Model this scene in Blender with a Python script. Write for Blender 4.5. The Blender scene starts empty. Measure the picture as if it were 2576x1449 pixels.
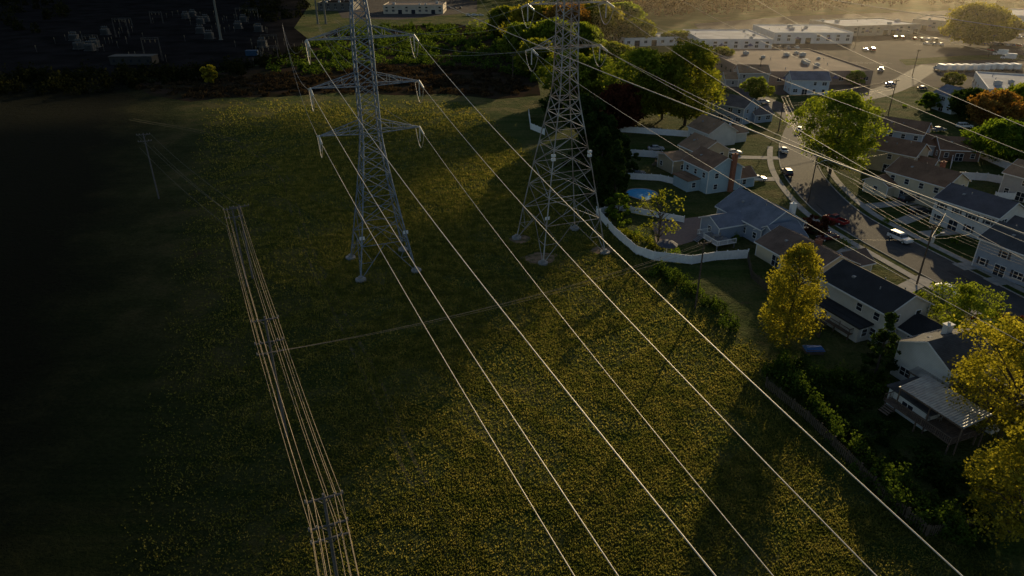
import bpy, math, random
import numpy as np
from mathutils import Vector, Matrix
random.seed(7)
sc=bpy.context.scene
# ------------------------------------------------------------------ survey helpers
F=1740.0; CXP=1288.0; CYP=724.5; H=55.0; P=math.radians(27.0)
cP,sP=math.cos(P),math.sin(P)
def U(px,py,z=0.0):
    r=(px-CXP)/F; u=(CYP-py)/F
    dx,dy,dz=r,cP+sP*u,-sP+cP*u
    t=(z-H)/dz
    return Vector((dx*t,dy*t,z))
def hgt(px,py,ty):
    b=U(px,py); u=(CYP-ty)/F
    t=b.y/(cP+sP*u)
    return H+t*(-sP+cP*u)
def depth(v): return v.y*cP+(H-v.z)*sP
ROW=Vector((-0.371,0.928,0)); PERP=Vector((0.928,0.371,0))
RANG=math.atan2(ROW.y,ROW.x)
# ------------------------------------------------------------------ materials
MATS={}
def newmat(name):
    m=bpy.data.materials.new(name); m.use_nodes=True
    nt=m.node_tree; nt.nodes.clear()
    out=nt.nodes.new('ShaderNodeOutputMaterial')
    return m,nt,out
def N(nt,t,**k):
    n=nt.nodes.new(t)
    for a,b in k.items(): setattr(n,a,b)
    return n
def noise(nt,scale,detail=4,coord=None,rough=.6):
    n=N(nt,'ShaderNodeTexNoise'); n.inputs['Scale'].default_value=scale
    n.inputs['Detail'].default_value=detail; n.inputs['Roughness'].default_value=rough
    if coord is None:
        g=N(nt,'ShaderNodeNewGeometry'); coord=g.outputs['Position']
    nt.links.new(coord,n.inputs['Vector']); return n.outputs['Fac']
def ramp(nt,fac,a,b):
    n=N(nt,'ShaderNodeMapRange'); n.inputs['From Min'].default_value=a; n.inputs['From Max'].default_value=b
    nt.links.new(fac,n.inputs['Value']); return n.outputs['Result']
def mix(nt,fac,a,b):
    n=N(nt,'ShaderNodeMix',data_type='RGBA')
    if hasattr(fac,'links'): nt.links.new(fac,n.inputs[0])
    else: n.inputs[0].default_value=fac
    for s,i in ((a,6),(b,7)):
        if hasattr(s,'links'): nt.links.new(s,n.inputs[i])
        else: n.inputs[i].default_value=(*s,1)
    return n.outputs[2]
def pm(name,c1,c2=None,scale=3,rough=.8,bump=0,bscale=8,metal=0,spec=.3,lo=.35,hi=.65):
    if name in MATS: return MATS[name]
    m,nt,out=newmat(name)
    b=N(nt,'ShaderNodeBsdfPrincipled'); b.inputs['Roughness'].default_value=rough
    b.inputs['Metallic'].default_value=metal; b.inputs['Specular IOR Level'].default_value=spec
    if c2 is None: c2=tuple(x*.75 for x in c1)
    f=ramp(nt,noise(nt,scale,5),lo,hi)
    nt.links.new(mix(nt,f,c1,c2),b.inputs['Base Color'])
    if bump:
        bn=N(nt,'ShaderNodeBump'); bn.inputs['Strength'].default_value=bump; bn.inputs['Distance'].default_value=.1
        nt.links.new(noise(nt,bscale,4),bn.inputs['Height']); nt.links.new(bn.outputs[0],b.inputs['Normal'])
    nt.links.new(b.outputs[0],out.inputs[0]); MATS[name]=m; return m
def siding(name,c):
    if name in MATS: return MATS[name]
    m,nt,out=newmat(name)
    b=N(nt,'ShaderNodeBsdfPrincipled'); b.inputs['Roughness'].default_value=.6
    b.inputs['Specular IOR Level'].default_value=.2
    f=ramp(nt,noise(nt,.7,5),.3,.7)
    col=mix(nt,f,c,tuple(x*.82 for x in c))
    g=N(nt,'ShaderNodeNewGeometry'); sx=N(nt,'ShaderNodeSeparateXYZ'); nt.links.new(g.outputs['Position'],sx.inputs[0])
    mu=N(nt,'ShaderNodeMath',operation='MULTIPLY'); mu.inputs[1].default_value=4.5; nt.links.new(sx.outputs[2],mu.inputs[0])
    fr=N(nt,'ShaderNodeMath',operation='FRACT'); nt.links.new(mu.outputs[0],fr.inputs[0])
    st=ramp(nt,fr.outputs[0],.0,.25)
    col=mix(nt,st,tuple(x*.6 for x in c),col)
    nt.links.new(col,b.inputs['Base Color'])
    nt.links.new(b.outputs[0],out.inputs[0]); MATS[name]=m; return m
def shingle(name,c):
    if name in MATS: return MATS[name]
    m,nt,out=newmat(name)
    b=N(nt,'ShaderNodeBsdfPrincipled'); b.inputs['Roughness'].default_value=.9; b.inputs['Specular IOR Level'].default_value=.2
    f=ramp(nt,noise(nt,2.5,8,rough=.8),.35,.65)
    f2=ramp(nt,noise(nt,.35,3),.35,.7)
    col=mix(nt,f,c,tuple(x*.55 for x in c)); col=mix(nt,f2,col,tuple(x*1.25 for x in c))
    g=N(nt,'ShaderNodeNewGeometry'); sx=N(nt,'ShaderNodeSeparateXYZ'); nt.links.new(g.outputs['Position'],sx.inputs[0])
    mu=N(nt,'ShaderNodeMath',operation='MULTIPLY'); mu.inputs[1].default_value=9; nt.links.new(sx.outputs[2],mu.inputs[0])
    fr=N(nt,'ShaderNodeMath',operation='FRACT'); nt.links.new(mu.outputs[0],fr.inputs[0])
    col=mix(nt,ramp(nt,fr.outputs[0],0,.3),tuple(x*.5 for x in c),col)
    nt.links.new(col,b.inputs['Base Color'])
    bn=N(nt,'ShaderNodeBump'); bn.inputs['Strength'].default_value=.8; bn.inputs['Distance'].default_value=.08
    nt.links.new(noise(nt,6,4),bn.inputs['Height']); nt.links.new(bn.outputs[0],b.inputs['Normal'])
    nt.links.new(b.outputs[0],out.inputs[0]); MATS[name]=m; return m
def leafmat(name,c1,c2,tr=.5,tint=(1.45,1.35,.65),dk=.6):
    if name in MATS: return MATS[name]
    m,nt,out=newmat(name)
    g=N(nt,'ShaderNodeNewGeometry')
    col=mix(nt,g.outputs['Random Per Island'],c1,c2)
    f=ramp(nt,noise(nt,.45,3),.38,.62)
    col=mix(nt,f,tuple(x*dk for x in c1),col)
    d=N(nt,'ShaderNodeBsdfDiffuse'); t=N(nt,'ShaderNodeBsdfTranslucent')
    nt.links.new(col,d.inputs[0])
    mm=N(nt,'ShaderNodeMix',data_type='RGBA',blend_type='MULTIPLY'); mm.inputs[0].default_value=1
    nt.links.new(col,mm.inputs[6]); mm.inputs[7].default_value=(*tint,1)
    nt.links.new(mm.outputs[2],t.inputs[0])
    ms=N(nt,'ShaderNodeMixShader'); ms.inputs[0].default_value=tr
    nt.links.new(d.outputs[0],ms.inputs[1]); nt.links.new(t.outputs[0],ms.inputs[2])
    nt.links.new(ms.outputs[0],out.inputs[0]); MATS[name]=m; return m
def glassmat():
    m,nt,out=newmat('window_glass')
    b=N(nt,'ShaderNodeBsdfPrincipled'); b.inputs['Roughness'].default_value=.08
    b.inputs['Base Color'].default_value=(.02,.025,.035,1); b.inputs['Specular IOR Level'].default_value=.7
    nt.links.new(b.outputs[0],out.inputs[0]); MATS['window_glass']=m; return m
# ------------------------------------------------------------------ mesh builder
def link(o,parent=None):
    sc.collection.objects.link(o)
    if parent is not None: o.parent=parent
    return o
def empty(name,loc=(0,0,0),ang=0):
    e=bpy.data.objects.new(name,None); e.empty_display_size=.5
    e.location=loc; e.rotation_euler=(0,0,ang); return link(e)
class MB:
    def __init__(s): s.v=[];s.f=[];s.m=[]
    def poly(s,pts,mi=0):
        i=len(s.v); s.v+= [tuple(p) for p in pts]; s.f.append(tuple(range(i,i+len(pts)))); s.m.append(mi)
    def hexa(s,b,t,mi=0):
        i=len(s.v); n=len(b); s.v+=[tuple(p) for p in b]+[tuple(p) for p in t]
        s.f.append(tuple(range(i+n-1,i-1,-1))); s.m.append(mi)
        s.f.append(tuple(range(i+n,i+2*n))); s.m.append(mi)
        for k in range(n):
            a=k;bb=(k+1)%n; s.f.append((i+a,i+bb,i+n+bb,i+n+a)); s.m.append(mi)
    def box(s,c,sz,ang=0,mi=0):
        ca,sa=math.cos(ang),math.sin(ang); hx,hy,hz=sz[0]/2,sz[1]/2,sz[2]/2
        q=[(-hx,-hy),(hx,-hy),(hx,hy),(-hx,hy)]
        q=[(c[0]+x*ca-y*sa,c[1]+x*sa+y*ca) for x,y in q]
        s.hexa([(x,y,c[2]-hz) for x,y in q],[(x,y,c[2]+hz) for x,y in q],mi)
    def beam(s,a,b,r,r2=None,n=4,mi=0):
        a=Vector(a);b=Vector(b);d=b-a
        if d.length<1e-5: return
        d.normalize(); up=Vector((0,0,1)) if abs(d.z)<.95 else Vector((1,0,0))
        x=d.cross(up).normalized(); y=x.cross(d)
        if r2 is None:r2=r
        A=[];B=[]
        for k in range(n):
            t=2*math.pi*(k+.5)/n; o=x*math.cos(t)+y*math.sin(t)
            A.append(a+o*r);B.append(b+o*r2)
        s.hexa(A,B,mi)
    def cyl(s,c,r,h,n=16,mi=0,r2=None):
        s.beam(c,(c[0],c[1],c[2]+h),r,r2,n,mi)
    def obj(s,name,mats,parent=None,smooth=False):
        me=bpy.data.meshes.new(name); me.from_pydata(s.v,[],s.f)
        if not isinstance(mats,(list,tuple)): mats=[mats]
        for m in mats: me.materials.append(m)
        me.polygons.foreach_set('material_index',s.m)
        if smooth: me.polygons.foreach_set('use_smooth',[True]*len(s.f))
        me.update(); o=bpy.data.objects.new(name,me); link(o,parent)
        return o
def npmesh(name,V,k,mat):
    n=len(V)//k; me=bpy.data.meshes.new(name)
    me.vertices.add(len(V)); me.vertices.foreach_set('co',V.astype(np.float32).ravel())
    me.loops.add(n*k); me.loops.foreach_set('vertex_index',np.arange(n*k,dtype=np.int32))
    me.polygons.add(n); me.polygons.foreach_set('loop_start',np.arange(0,n*k,k,dtype=np.int32))
    me.materials.append(mat); me.update(calc_edges=True); me.validate(); return me
def leaves(C,size,rng):
    n=len(C); a=rng.normal(size=(n,3)); a/=np.linalg.norm(a,axis=1)[:,None]
    b=rng.normal(size=(n,3)); b-= (b*a).sum(1)[:,None]*a; b/=np.linalg.norm(b,axis=1)[:,None]
    s=(size*(.6+.8*rng.random(n)))[:,None]
    V=np.empty((n,4,3)); V[:,0]=C-a*s*.6; V[:,1]=C+b*s*.42; V[:,2]=C+a*s*.6; V[:,3]=C-b*s*.42
    return V.reshape(-1,3)
# ------------------------------------------------------------------ world + sun + camera
ELEV=math.radians(12.0); AZ=math.radians(26.5)
S=Vector((math.sin(AZ)*math.cos(ELEV),math.cos(AZ)*math.cos(ELEV),math.sin(ELEV)))
w=bpy.data.worlds.new("World"); sc.world=w; w.use_nodes=True
nt=w.node_tree; bg=nt.nodes['Background']; sky=nt.nodes.new('ShaderNodeTexSky'); sky.sky_type='NISHITA'
sky.sun_disc=False; sky.sun_elevation=ELEV; sky.sun_rotation=AZ
nt.links.new(sky.outputs[0],bg.inputs[0]); bg.inputs[1].default_value=.095
sl=bpy.data.lights.new('sun','SUN'); sl.energy=5.0; sl.angle=math.radians(.5); sl.color=(1,.76,.42)
so=bpy.data.objects.new('sun',sl); link(so); so.rotation_euler=S.to_track_quat('Z','Y').to_euler(); so.location=(100,200,120)
cam=bpy.data.cameras.new('camera'); co=bpy.data.objects.new('camera',cam); link(co)
co.location=(0,0,H); co.rotation_euler=(math.pi/2-P,0,0); cam.sensor_width=36; cam.lens=F/2576*36
cam.clip_start=.5; cam.clip_end=8000; sc.camera=co
sc.view_settings.view_transform='Standard'; sc.view_settings.look='None'; sc.view_settings.exposure=0
# ------------------------------------------------------------------ ground
def ground_mat():
    m,nt,out=newmat('ground_grass')
    b=N(nt,'ShaderNodeBsdfPrincipled'); b.inputs['Roughness'].default_value=1; b.inputs['Specular IOR Level'].default_value=.03
    fine=ramp(nt,noise(nt,1.6,8,rough=.75),.32,.68); med=ramp(nt,noise(nt,.10,6,rough=.65),.40,.60); big=ramp(nt,noise(nt,.025,5,rough=.65),.42,.60)
    c=mix(nt,fine,(.042,.085,.018),(.12,.165,.042))
    c2=mix(nt,fine,(.14,.13,.048),(.29,.25,.105))
    c=mix(nt,med,c,c2)
    c3=mix(nt,fine,(.042,.080,.018),(.095,.140,.034)); c=mix(nt,big,c3,c)
    mp=N(nt,'ShaderNodeMapping'); mp.inputs['Rotation'].default_value=(0,0,-RANG); mp.inputs['Scale'].default_value=(.02,.45,1)
    g0=N(nt,'ShaderNodeNewGeometry'); nt.links.new(g0.outputs['Position'],mp.inputs['Vector'])
    mow=ramp(nt,noise(nt,1,3,mp.outputs[0]),.42,.60)
    mw=N(nt,'ShaderNodeMath',operation='MULTIPLY'); mw.inputs[1].default_value=.55; nt.links.new(mow,mw.inputs[0])
    c=mix(nt,mw.outputs[0],c,mix(nt,fine,(.11,.125,.045),(.21,.21,.085)))
    soil=ramp(nt,noise(nt,.07,6,rough=.7),.64,.72)
    c=mix(nt,soil,c,(.19,.13,.08))
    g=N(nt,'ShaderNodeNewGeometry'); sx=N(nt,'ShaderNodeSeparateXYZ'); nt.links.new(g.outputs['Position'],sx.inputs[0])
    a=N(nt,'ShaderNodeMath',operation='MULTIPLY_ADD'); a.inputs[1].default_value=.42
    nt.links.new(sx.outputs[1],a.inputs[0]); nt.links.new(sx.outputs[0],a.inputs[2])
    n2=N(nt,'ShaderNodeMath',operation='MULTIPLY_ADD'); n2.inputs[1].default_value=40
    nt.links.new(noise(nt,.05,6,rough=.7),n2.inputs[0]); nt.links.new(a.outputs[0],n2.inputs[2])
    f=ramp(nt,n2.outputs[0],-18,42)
    left_shade=mix(nt,fine,(.010,.012,.006),(.022,.022,.011))  # painted shade: base colour falls off to near black towards the left
    c=mix(nt,f,left_shade,c)
    nt.links.new(c,b.inputs['Base Color'])
    ad=N(nt,'ShaderNodeMath',operation='MULTIPLY_ADD'); ad.inputs[1].default_value=1.8
    nt.links.new(noise(nt,.45,4),ad.inputs[0]); nt.links.new(noise(nt,1.8,7,rough=.75),ad.inputs[2])
    bn=N(nt,'ShaderNodeBump'); bn.inputs['Strength'].default_value=1; bn.inputs['Distance'].default_value=2.6
    nt.links.new(ad.outputs[0],bn.inputs['Height']); nt.links.new(bn.outputs[0],b.inputs['Normal'])
    nt.links.new(b.outputs[0],out.inputs[0]); return m
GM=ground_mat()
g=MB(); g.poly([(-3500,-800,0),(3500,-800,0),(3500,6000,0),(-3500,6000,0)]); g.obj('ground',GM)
asph=pm('asphalt',(.062,.058,.058),(.043,.041,.043),.6,.9,.3,20,spec=.22)
asph2=pm('lot_asphalt',(.085,.072,.064),(.055,.048,.046),.08,1,.3,10,spec=.04)
conc=pm('concrete',(.36,.33,.30),(.25,.24,.22),.8,.9,.2,10,spec=.1)
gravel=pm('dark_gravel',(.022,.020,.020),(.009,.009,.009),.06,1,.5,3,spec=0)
def patch(name,pts,z,mat,world=False):
    m=MB(); m.poly([Vector((p[0],p[1],z)) if world else Vector((*U(*p).xy,z)) for p in pts]); return m.obj(name,mat)
def smooth(pts,n=8):
    P_=[Vector(p) for p in pts]; P_=[P_[0]*2-P_[1]]+P_+[P_[-1]*2-P_[-2]]; o=[]
    for i in range(1,len(P_)-2):
        a,b,c,d=P_[i-1:i+3]
        for k in range(n):
            t=k/n; o.append(.5*((2*b)+(c-a)*t+(2*a-5*b+4*c-d)*t*t+(3*b-a-3*c+d)*t**3))
    o.append(P_[-2]); return o
def ribbon(mb,C,o1,o2,z0,z1,mi=0):
    L=[];R=[]
    for i,c in enumerate(C):
        d=(C[min(i+1,len(C)-1)]-C[max(i-1,0)]); d.z=0; d.normalize(); n=Vector((d.y,-d.x,0))
        L.append(c+n*o1); R.append(c+n*o2)
    for i in range(len(C)-1):
        q=[L[i],R[i],R[i+1],L[i+1]]
        if z1-z0<.03: mb.poly([(v.x,v.y,z1) for v in q],mi)
        else: mb.hexa([(v.x,v.y,z0) for v in q],[(v.x,v.y,z1) for v in q],mi)
street=smooth([U(*p) for p in [(2900,970),(2700,860),(2576,790),(2350,670),(2200,590),(2110,535),(2050,478),(2016,430),(2006,390),(2008,350),(2025,312),(2070,278),(2130,252),(2200,237),(2262,214),(2300,190),(2345,165)]])
branch=smooth([U(*p) for p in [(2020,318),(1985,285),(1945,262),(1890,238),(1840,215),(1800,190)]])
r=MB(); ribbon(r,street,-4.8,4.8,0,.024); r.obj('street_road',asph)
r=MB(); ribbon(r,branch,-4.0,4.0,0,.029); r.obj('side_street_road',asph)
r=MB()
ribbon(r,street[:70],-5.05,-4.8,0,.14); ribbon(r,street[:88],4.8,5.05,0,.14); r.obj('kerb',conc)
r=MB(); ribbon(r,street[:68],-8.1,-6.6,0,.10); ribbon(r,street[:90],6.6,8.1,0,.10); r.obj('sidewalk_pavement',conc)
r=MB()
for o1,o2,i0,i1 in((-.08,.0,0,100),(2.3,2.36,10,60),(-3.1,-2.6,30,44),(.6,1.9,20,24)):
    ribbon(r,street[i0:i1],o1,o2,0,.028)
r.obj('road_seams',pm('tar_seam',(.022,.021,.022),(.03,.029,.03),2,.9))
def drive(name,a,b,w_,z=.05,mat=None):
    m=MB(); A=U(*a);B=U(*b); ribbon(m,[A,(A+B)/2,B],-w_/2,w_/2,0,z); m.obj(name,mat or conc)
for a,b in [((2175,520),(2300,508)),((2262,560),(2330,535)),((2410,672),(2576,655)),((2060,395),(2190,400)),((1905,452),(1960,450)),((1840,395),(1960,398)),((2090,660),(2150,622)),((2460,860),(2420,800)),((2330,700),(2260,735)),((2100,290),(2190,330)),((2490,710),(2640,690)),((1960,585),(2040,565)),((2320,590),(2420,580))]:
    drive('driveway',a,b,3.0,.06+random.random()*.02)
patch('parking_lot_asphalt',[(1790,190),(1800,118),(1745,60),(2000,40),(2576,20),(2800,60),(2800,215),(2576,205),(2480,240),(2330,215),(2250,222),(2130,235),(2060,232),(1960,240),(1900,215)],.012,asph2)
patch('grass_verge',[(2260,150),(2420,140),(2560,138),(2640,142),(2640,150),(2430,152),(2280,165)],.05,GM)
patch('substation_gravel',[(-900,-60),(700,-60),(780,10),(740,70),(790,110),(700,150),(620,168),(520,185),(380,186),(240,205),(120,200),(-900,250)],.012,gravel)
patch('yard_asphalt',[(820,-20),(1200,-20),(1200,30),(1000,50),(860,45)],.016,asph2)
m=MB()
for y0,x0,x1 in ((112,2300,2420),(126,2450,2600),(158,2150,2240),(186,2360,2600)):
    x=x0
    while x<x1:
        a=U(x,y0); m.box((a.x,a.y,.02),(.12,5,.006),.25); x+=12
m.obj('parking_bay_markings',pm('road_paint',(.6,.6,.58),(.4,.4,.38),2))
scrubsoil=pm('scrub_soil',(.045,.030,.022),(.022,.022,.012),.12,1,.8,1,spec=0)
patch('scrub_ground',[(330,212),(520,190),(720,150),(850,70),(1150,60),(1330,90),(1360,240),(1250,250),(1120,236),(1000,240),(860,232),(700,244),(560,246),(480,256),(380,240)],.016,scrubsoil)
pathc=smooth([U(*p) for p in [(330,300),(560,345),(700,430),(745,540),(790,660),(860,800),(960,1000),(1020,1150),(1110,1320),(1200,1500),(1300,1700)]])
r=MB()
for off in (-.8,.8): ribbon(r,pathc,off-.25,off+.25,0,.010)
r.obj('dirt_path',pm('path_dirt',(.05,.06,.022),(.13,.10,.055),.6,1,.6,3,spec=.05))
def blob(name,c,rx,ry,mat,z,seed=0):
    rr=random.Random(seed); m=MB(); pts=[]
    ph=[rr.random()*6 for _ in range(4)]
    for k in range(40):
        t=2*math.pi*k/40; q=1+.18*math.sin(2*t+ph[0])+.12*math.sin(5*t+ph[1])+.07*math.sin(9*t+ph[2])
        pts.append((c.x+rx*q*math.cos(t),c.y+ry*q*math.sin(t),z))
    m.poly(pts); return m.obj(name,mat)
DP=[(U(1358,650),2.9),(U(1308,602),2.2),(U(1515,630),2.0)]
for i,(c,q) in enumerate(DP): blob('dirt_patch',c,q,q*1.1,pm('reddish_dirt',(.26,.17,.12),(.07,.07,.03),.8,1,.5,3,spec=.05),.014,i+1)
# ------------------------------------------------------------------ lattice towers
def lattice(mb,levels,angdir,rleg=.145,rbr=.065):
    ax=Vector((math.cos(angdir),math.sin(angdir),0)); ay=Vector((-ax.y,ax.x,0))
    def corner(k,z,hw):
        sx,sy=[(-1,-1),(1,-1),(1,1),(-1,1)][k]; return ax*hw*sx+ay*hw*sy+Vector((0,0,z))
    for i in range(len(levels)-1):
        z0,w0=levels[i]; z1,w1=levels[i+1]
        for k in range(4):
            k2=(k+1)%4
            a0,a1=corner(k,z0,w0),corner(k,z1,w1); b0,b1=corner(k2,z0,w0),corner(k2,z1,w1)
            mb.beam(a0,a1,rleg)
            if i==0:
                m=(a1+b1)/2; mb.beam(a0,m,rbr);mb.beam(b0,m,rbr); mb.beam(a1,b1,rbr)
                mb.beam((a0+a1)/2,(a0+m)/2,rbr*.7);mb.beam((b0+b1)/2,(b0+m)/2,rbr*.7)
                mb.beam(a1,(a0+m)/2,rbr*.7);mb.beam(b1,(b0+m)/2,rbr*.7)
            else:
                mb.beam(a0,b1,rbr);mb.beam(b0,a1,rbr)
                if w0>2.2 or i%2==0: mb.beam(a1,b1,rbr*.9)
    return ax,ay
def arm(mb,z,hw,half,ax,ay,r=.1,up=1.8):
    for s in (-1,1):
        tip=ax*half*s+Vector((0,0,z))
        for t in (-1,1):
            b=ax*hw*s+ay*hw*t+Vector((0,0,z)); u=ax*hw*s+ay*hw*t+Vector((0,0,z+up))
            mb.beam(b,tip,r); mb.beam(u,tip,r*.8)
            for q in (.3,.6):
                mb.beam(b.lerp(tip,q),u.lerp(tip,q),r*.5)
                mb.beam(b.lerp(tip,q),u.lerp(tip,q-.3),r*.5)
        for q in (.0,.3,.6):
            mb.beam((ax*hw*s+ay*hw+Vector((0,0,z))).lerp(tip,q),(ax*hw*s-ay*hw+Vector((0,0,z))).lerp(tip,q+.25),r*.5)
steel=pm('galvanised_steel',(.22,.27,.34),(.13,.16,.21),1.5,.55,metal=.2,spec=.3)
steel2=pm('weathered_steel',(.42,.42,.42),(.20,.14,.11),.25,.55,metal=.2,spec=.4)
insm=pm('porcelain_insulator',(.62,.60,.55),(.42,.40,.36),4,.3,spec=.6)
wirem=pm('aluminium_wire',(.66,.59,.49),(.54,.48,.40),2,.5,metal=.2,spec=.4)
wired=pm('dull_wire',(.3,.28,.25),(.22,.2,.2),2,.6,metal=.2)
def curves(name,lines,r,mat,parent=None):
    cu=bpy.data.curves.new(name,'CURVE'); cu.dimensions='3D'; cu.bevel_depth=r; cu.bevel_resolution=1; cu.use_fill_caps=True
    for L in lines:
        sp=cu.splines.new('POLY'); sp.points.add(len(L)-1)
        for p,q in zip(sp.points,L): p.co=(*q,1)
    cu.materials.append(mat); o=bpy.data.objects.new(name,cu); return link(o,parent)
def sagline(a,b,sag,n=28):
    a=Vector(a);b=Vector(b); return [a.lerp(b,t/n)-Vector((0,0,4*sag*(t/n)*(1-t/n))) for t in range(n+1)]
PA=math.atan2(PERP.y,PERP.x)
def tower(name,loc,levels,arms,mat,half_base):
    e=empty(name,loc); mb=MB(); ax,ay=lattice(mb,levels,PA)
    def hw(z):
        for (z0,w0),(z1,w1) in zip(levels,levels[1:]):
            if z0<=z<=z1: return w0+(w1-w0)*(z-z0)/(z1-z0)
        return levels[-1][1]
    for z,half in arms: arm(mb,z,hw(z),half,ax,ay)
    mb.obj('lattice_frame',mat,e)
    fb=MB()
    for sx in(-1,1):
        for sy in(-1,1):
            c=ax*half_base*sx+ay*half_base*sy; fb.cyl((c.x,c.y,-.1),.95,.5,18); fb.cyl((c.x,c.y,.4),.4,.45,12)
    fb.obj('concrete_footings',pm('footing_concrete',(.26,.26,.26),(.18,.18,.18),2),e)
    ib=MB(); jl=[]
    for z,half in arms:
        for s in(-1,1):
            tip=ax*half*s+Vector((0,0,z)); ends=[]
            for dn in(-1,1):
                end=tip+ROW*2.8*dn+Vector((0,0,-.7)); ends.append(end)
                for k in range(12):
                    a=tip.lerp(end,k/12);b=tip.lerp(end,(k+.6)/12); ib.beam(a,b,.17,.1,8)
                ib.beam(tip,end,.05)
            jl.append([ends[0].lerp(ends[1],t/10)-Vector((0,0,3.0*4*(t/10)*(1-t/10))) for t in range(11)])
            ib.beam(tip,tip+Vector((0,0,-2.6)),.1,.1,6)
    ib.obj('insulators',insm,e); curves('jumper_cables',jl,.05,wirem,e)
    pb=MB(); zz=levels[1][0]+1.5
    for s in (-1,1):
        c=ax*hw(zz)*s+ay*-hw(zz); pb.box((c.x,c.y,zz),(.9,.08,.6),PA)
    if mat is steel2:
        for s in(-1,1):
            c=ax*hw(19)*s+ay*-hw(19); pb.box((c.x,c.y,19),(.7,.5,.5),PA); pb.box((c.x,c.y,19.7),(.7,.5,.4),PA)
    pb.obj('number_plates',pm('white_paint',(.75,.75,.75),(.65,.65,.65)),e)
    return e
T1=Vector((-24.2,117.5,0)); T2=Vector((9.5,126.5,0))
lv1=[(0,5.1),(6,4.15),(10.5,3.45),(14.5,2.85),(18,2.35),(21,1.95),(23.3,1.7),(25.2,1.55),(27.2,1.53),(29.2,1.51),(31.2,1.5),(33,1.48),(35,1.46),(37,1.45),(38.7,1.43),(40.4,1.42),(42.4,1.35),(44.4,1.2),(46.4,1.0),(48.5,.8),(52,.15)]
A1=[(25.2,8.6),(33,9.0),(40.4,8.6)]
lv2=[(0,6.6),(7,5.6),(12,4.8),(16.5,4.1),(20.5,3.4),(24,2.8),(26.5,2.35),(29,1.95),(31.5,1.7),(34,1.6),(36,1.55),(37.7,1.5),(39.7,1.48),(41.5,1.46),(43.2,1.45),(44.8,1.42),(47,1.2),(49.5,.8),(53,.15)]
A2=[(37.7,6.6),(44.8,7.4)]
tower('transmission_tower',T1,lv1,A1,steel,5.1)
tower('transmission_tower',T2,lv2,A2,steel2,6.6)
off=-ROW*250
tower('transmission_tower',T1+off,lv1,A1,steel,5.1)
tower('transmission_tower',T2+off,lv2,A2,steel2,6.6)
L1=[]; exits={(-1,0):(1445,18),(-1,1):(1555,25),(-1,2):(1800,32),(1,0):(1945,18),(1,1):(2205,25),(1,2):(2420,31)}
for (s,i),(ex,ez) in exits.items():
    z,half=A1[i]; Pp=T1+PERP*half*s+Vector((0,0,z-.7))-ROW*2.8; E=U(ex,1449,ez)
    d=E-Pp; d.z=0; sE=d.length; d.normalize(); a=(Pp.z-ez)/(sE*(245-sE))
    L1.append([Pp+d*t-Vector((0,0,a*t*(245-t))) for t in np.linspace(0,245,60)])
curves('transmission_line_wires',L1,.037,wirem)
L2=[]
for s in(-1,1):
    for z,half in A2:
        Pp=T2+PERP*half*s+Vector((0,0,z-.7))-ROW*2.8
        L2.append(sagline(Pp,Pp-ROW*245,8.5,50))
L2.append(sagline(T2+Vector((0,0,53)),T2+off+Vector((0,0,53)),5,50))
L2.append(sagline(T1+Vector((0,0,52)),T1+off+Vector((0,0,52)),5,50))
curves('transmission_line_wires',L2,.026,pm('weathered_wire',(.45,.40,.34),(.36,.32,.27),2,.6,metal=.1))
L3=[]
for s in(-1,1):
    for z,half in A1:
        Pp=T1+PERP*half*s+Vector((0,0,z-.7))+ROW*2.8; L3.append(sagline(Pp,Vector((-95+s*8,330,16+z*.1)),6))
    for z,half in A2:
        Pp=T2+PERP*half*s+Vector((0,0,z-.7))+ROW*2.8; L3.append(sagline(Pp,Vector((-75+s*8,345,16+z*.1)),6))
curves('transmission_line_wires',L3,.035,wired)
L4=[[*sagline(U(a,b,z1),U(c,d,z2),1.5)] for a,b,z1,c,d,z2 in [(1690,-15,34,2640,410,34),(1880,-15,34,2640,345,34),(2030,-10,30,2640,165,30),(1500,-10,40,2640,690,30),(1200,-15,28,1370,215,22),(1235,-15,28,1400,200,22)]]
curves('overhead_wires',L4,.035,MATS['weathered_wire'])
# ------------------------------------------------------------------ utility poles
woodp=pm('pole_wood',(.11,.08,.06),(.06,.045,.035),3,.9,.3,10)
greyp=pm('pole_grey',(.13,.12,.12),(.08,.08,.08),3,.8)
def pole(b,h,arms=((.6,2.4),),mat=None,ang=PA,r=.17,transformer=False,lamp=None,name='utility_pole'):
    e=empty(name,b); m=MB(); m.beam((0,0,-.2),(0,0,h),r,r*.65,10); m.obj('shaft',mat or woodp,e)
    m=MB(); c,s_=math.cos(ang),math.sin(ang)
    for dz,hl in arms:
        z=h-dz; m.box((s_*.16,-c*.16,z),(hl*2,.12,.14),ang)
        for t in (-1,-.6,.6,1): m.cyl((c*hl*.95*t+s_*.16,s_*hl*.95*t-c*.16,z+.07),.06,.22,8,1)
        m.beam((c*hl*.5,s_*hl*.5,z),(0,0,z-.8),.04); m.beam((-c*hl*.5,-s_*hl*.5,z),(0,0,z-.8),.04)
    m.obj('crossarms',[mat or woodp,wired],e)
    if transformer:
        m=MB(); m.cyl((.42,-.1,h-3.2),.28,1.0,14); m.cyl((.42,-.1,h-2.2),.06,.25,8); m.box((.2,-.1,h-2.7),(.2,.1,.2)); m.obj('transformer',pm('transformer_grey',(.4,.42,.43)),e)
    if lamp:
        m=MB(); lx,ly=math.cos(lamp),math.sin(lamp); m.beam((0,0,h-2.5),(lx*2.4,ly*2.4,h-1.9),.04,.04,6); m.box((lx*2.7,ly*2.7,h-1.9),(.8,.3,.15),lamp); m.obj('street_light_arm',pm('lamp_grey',(.5,.5,.5)),e)
    return e
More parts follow.
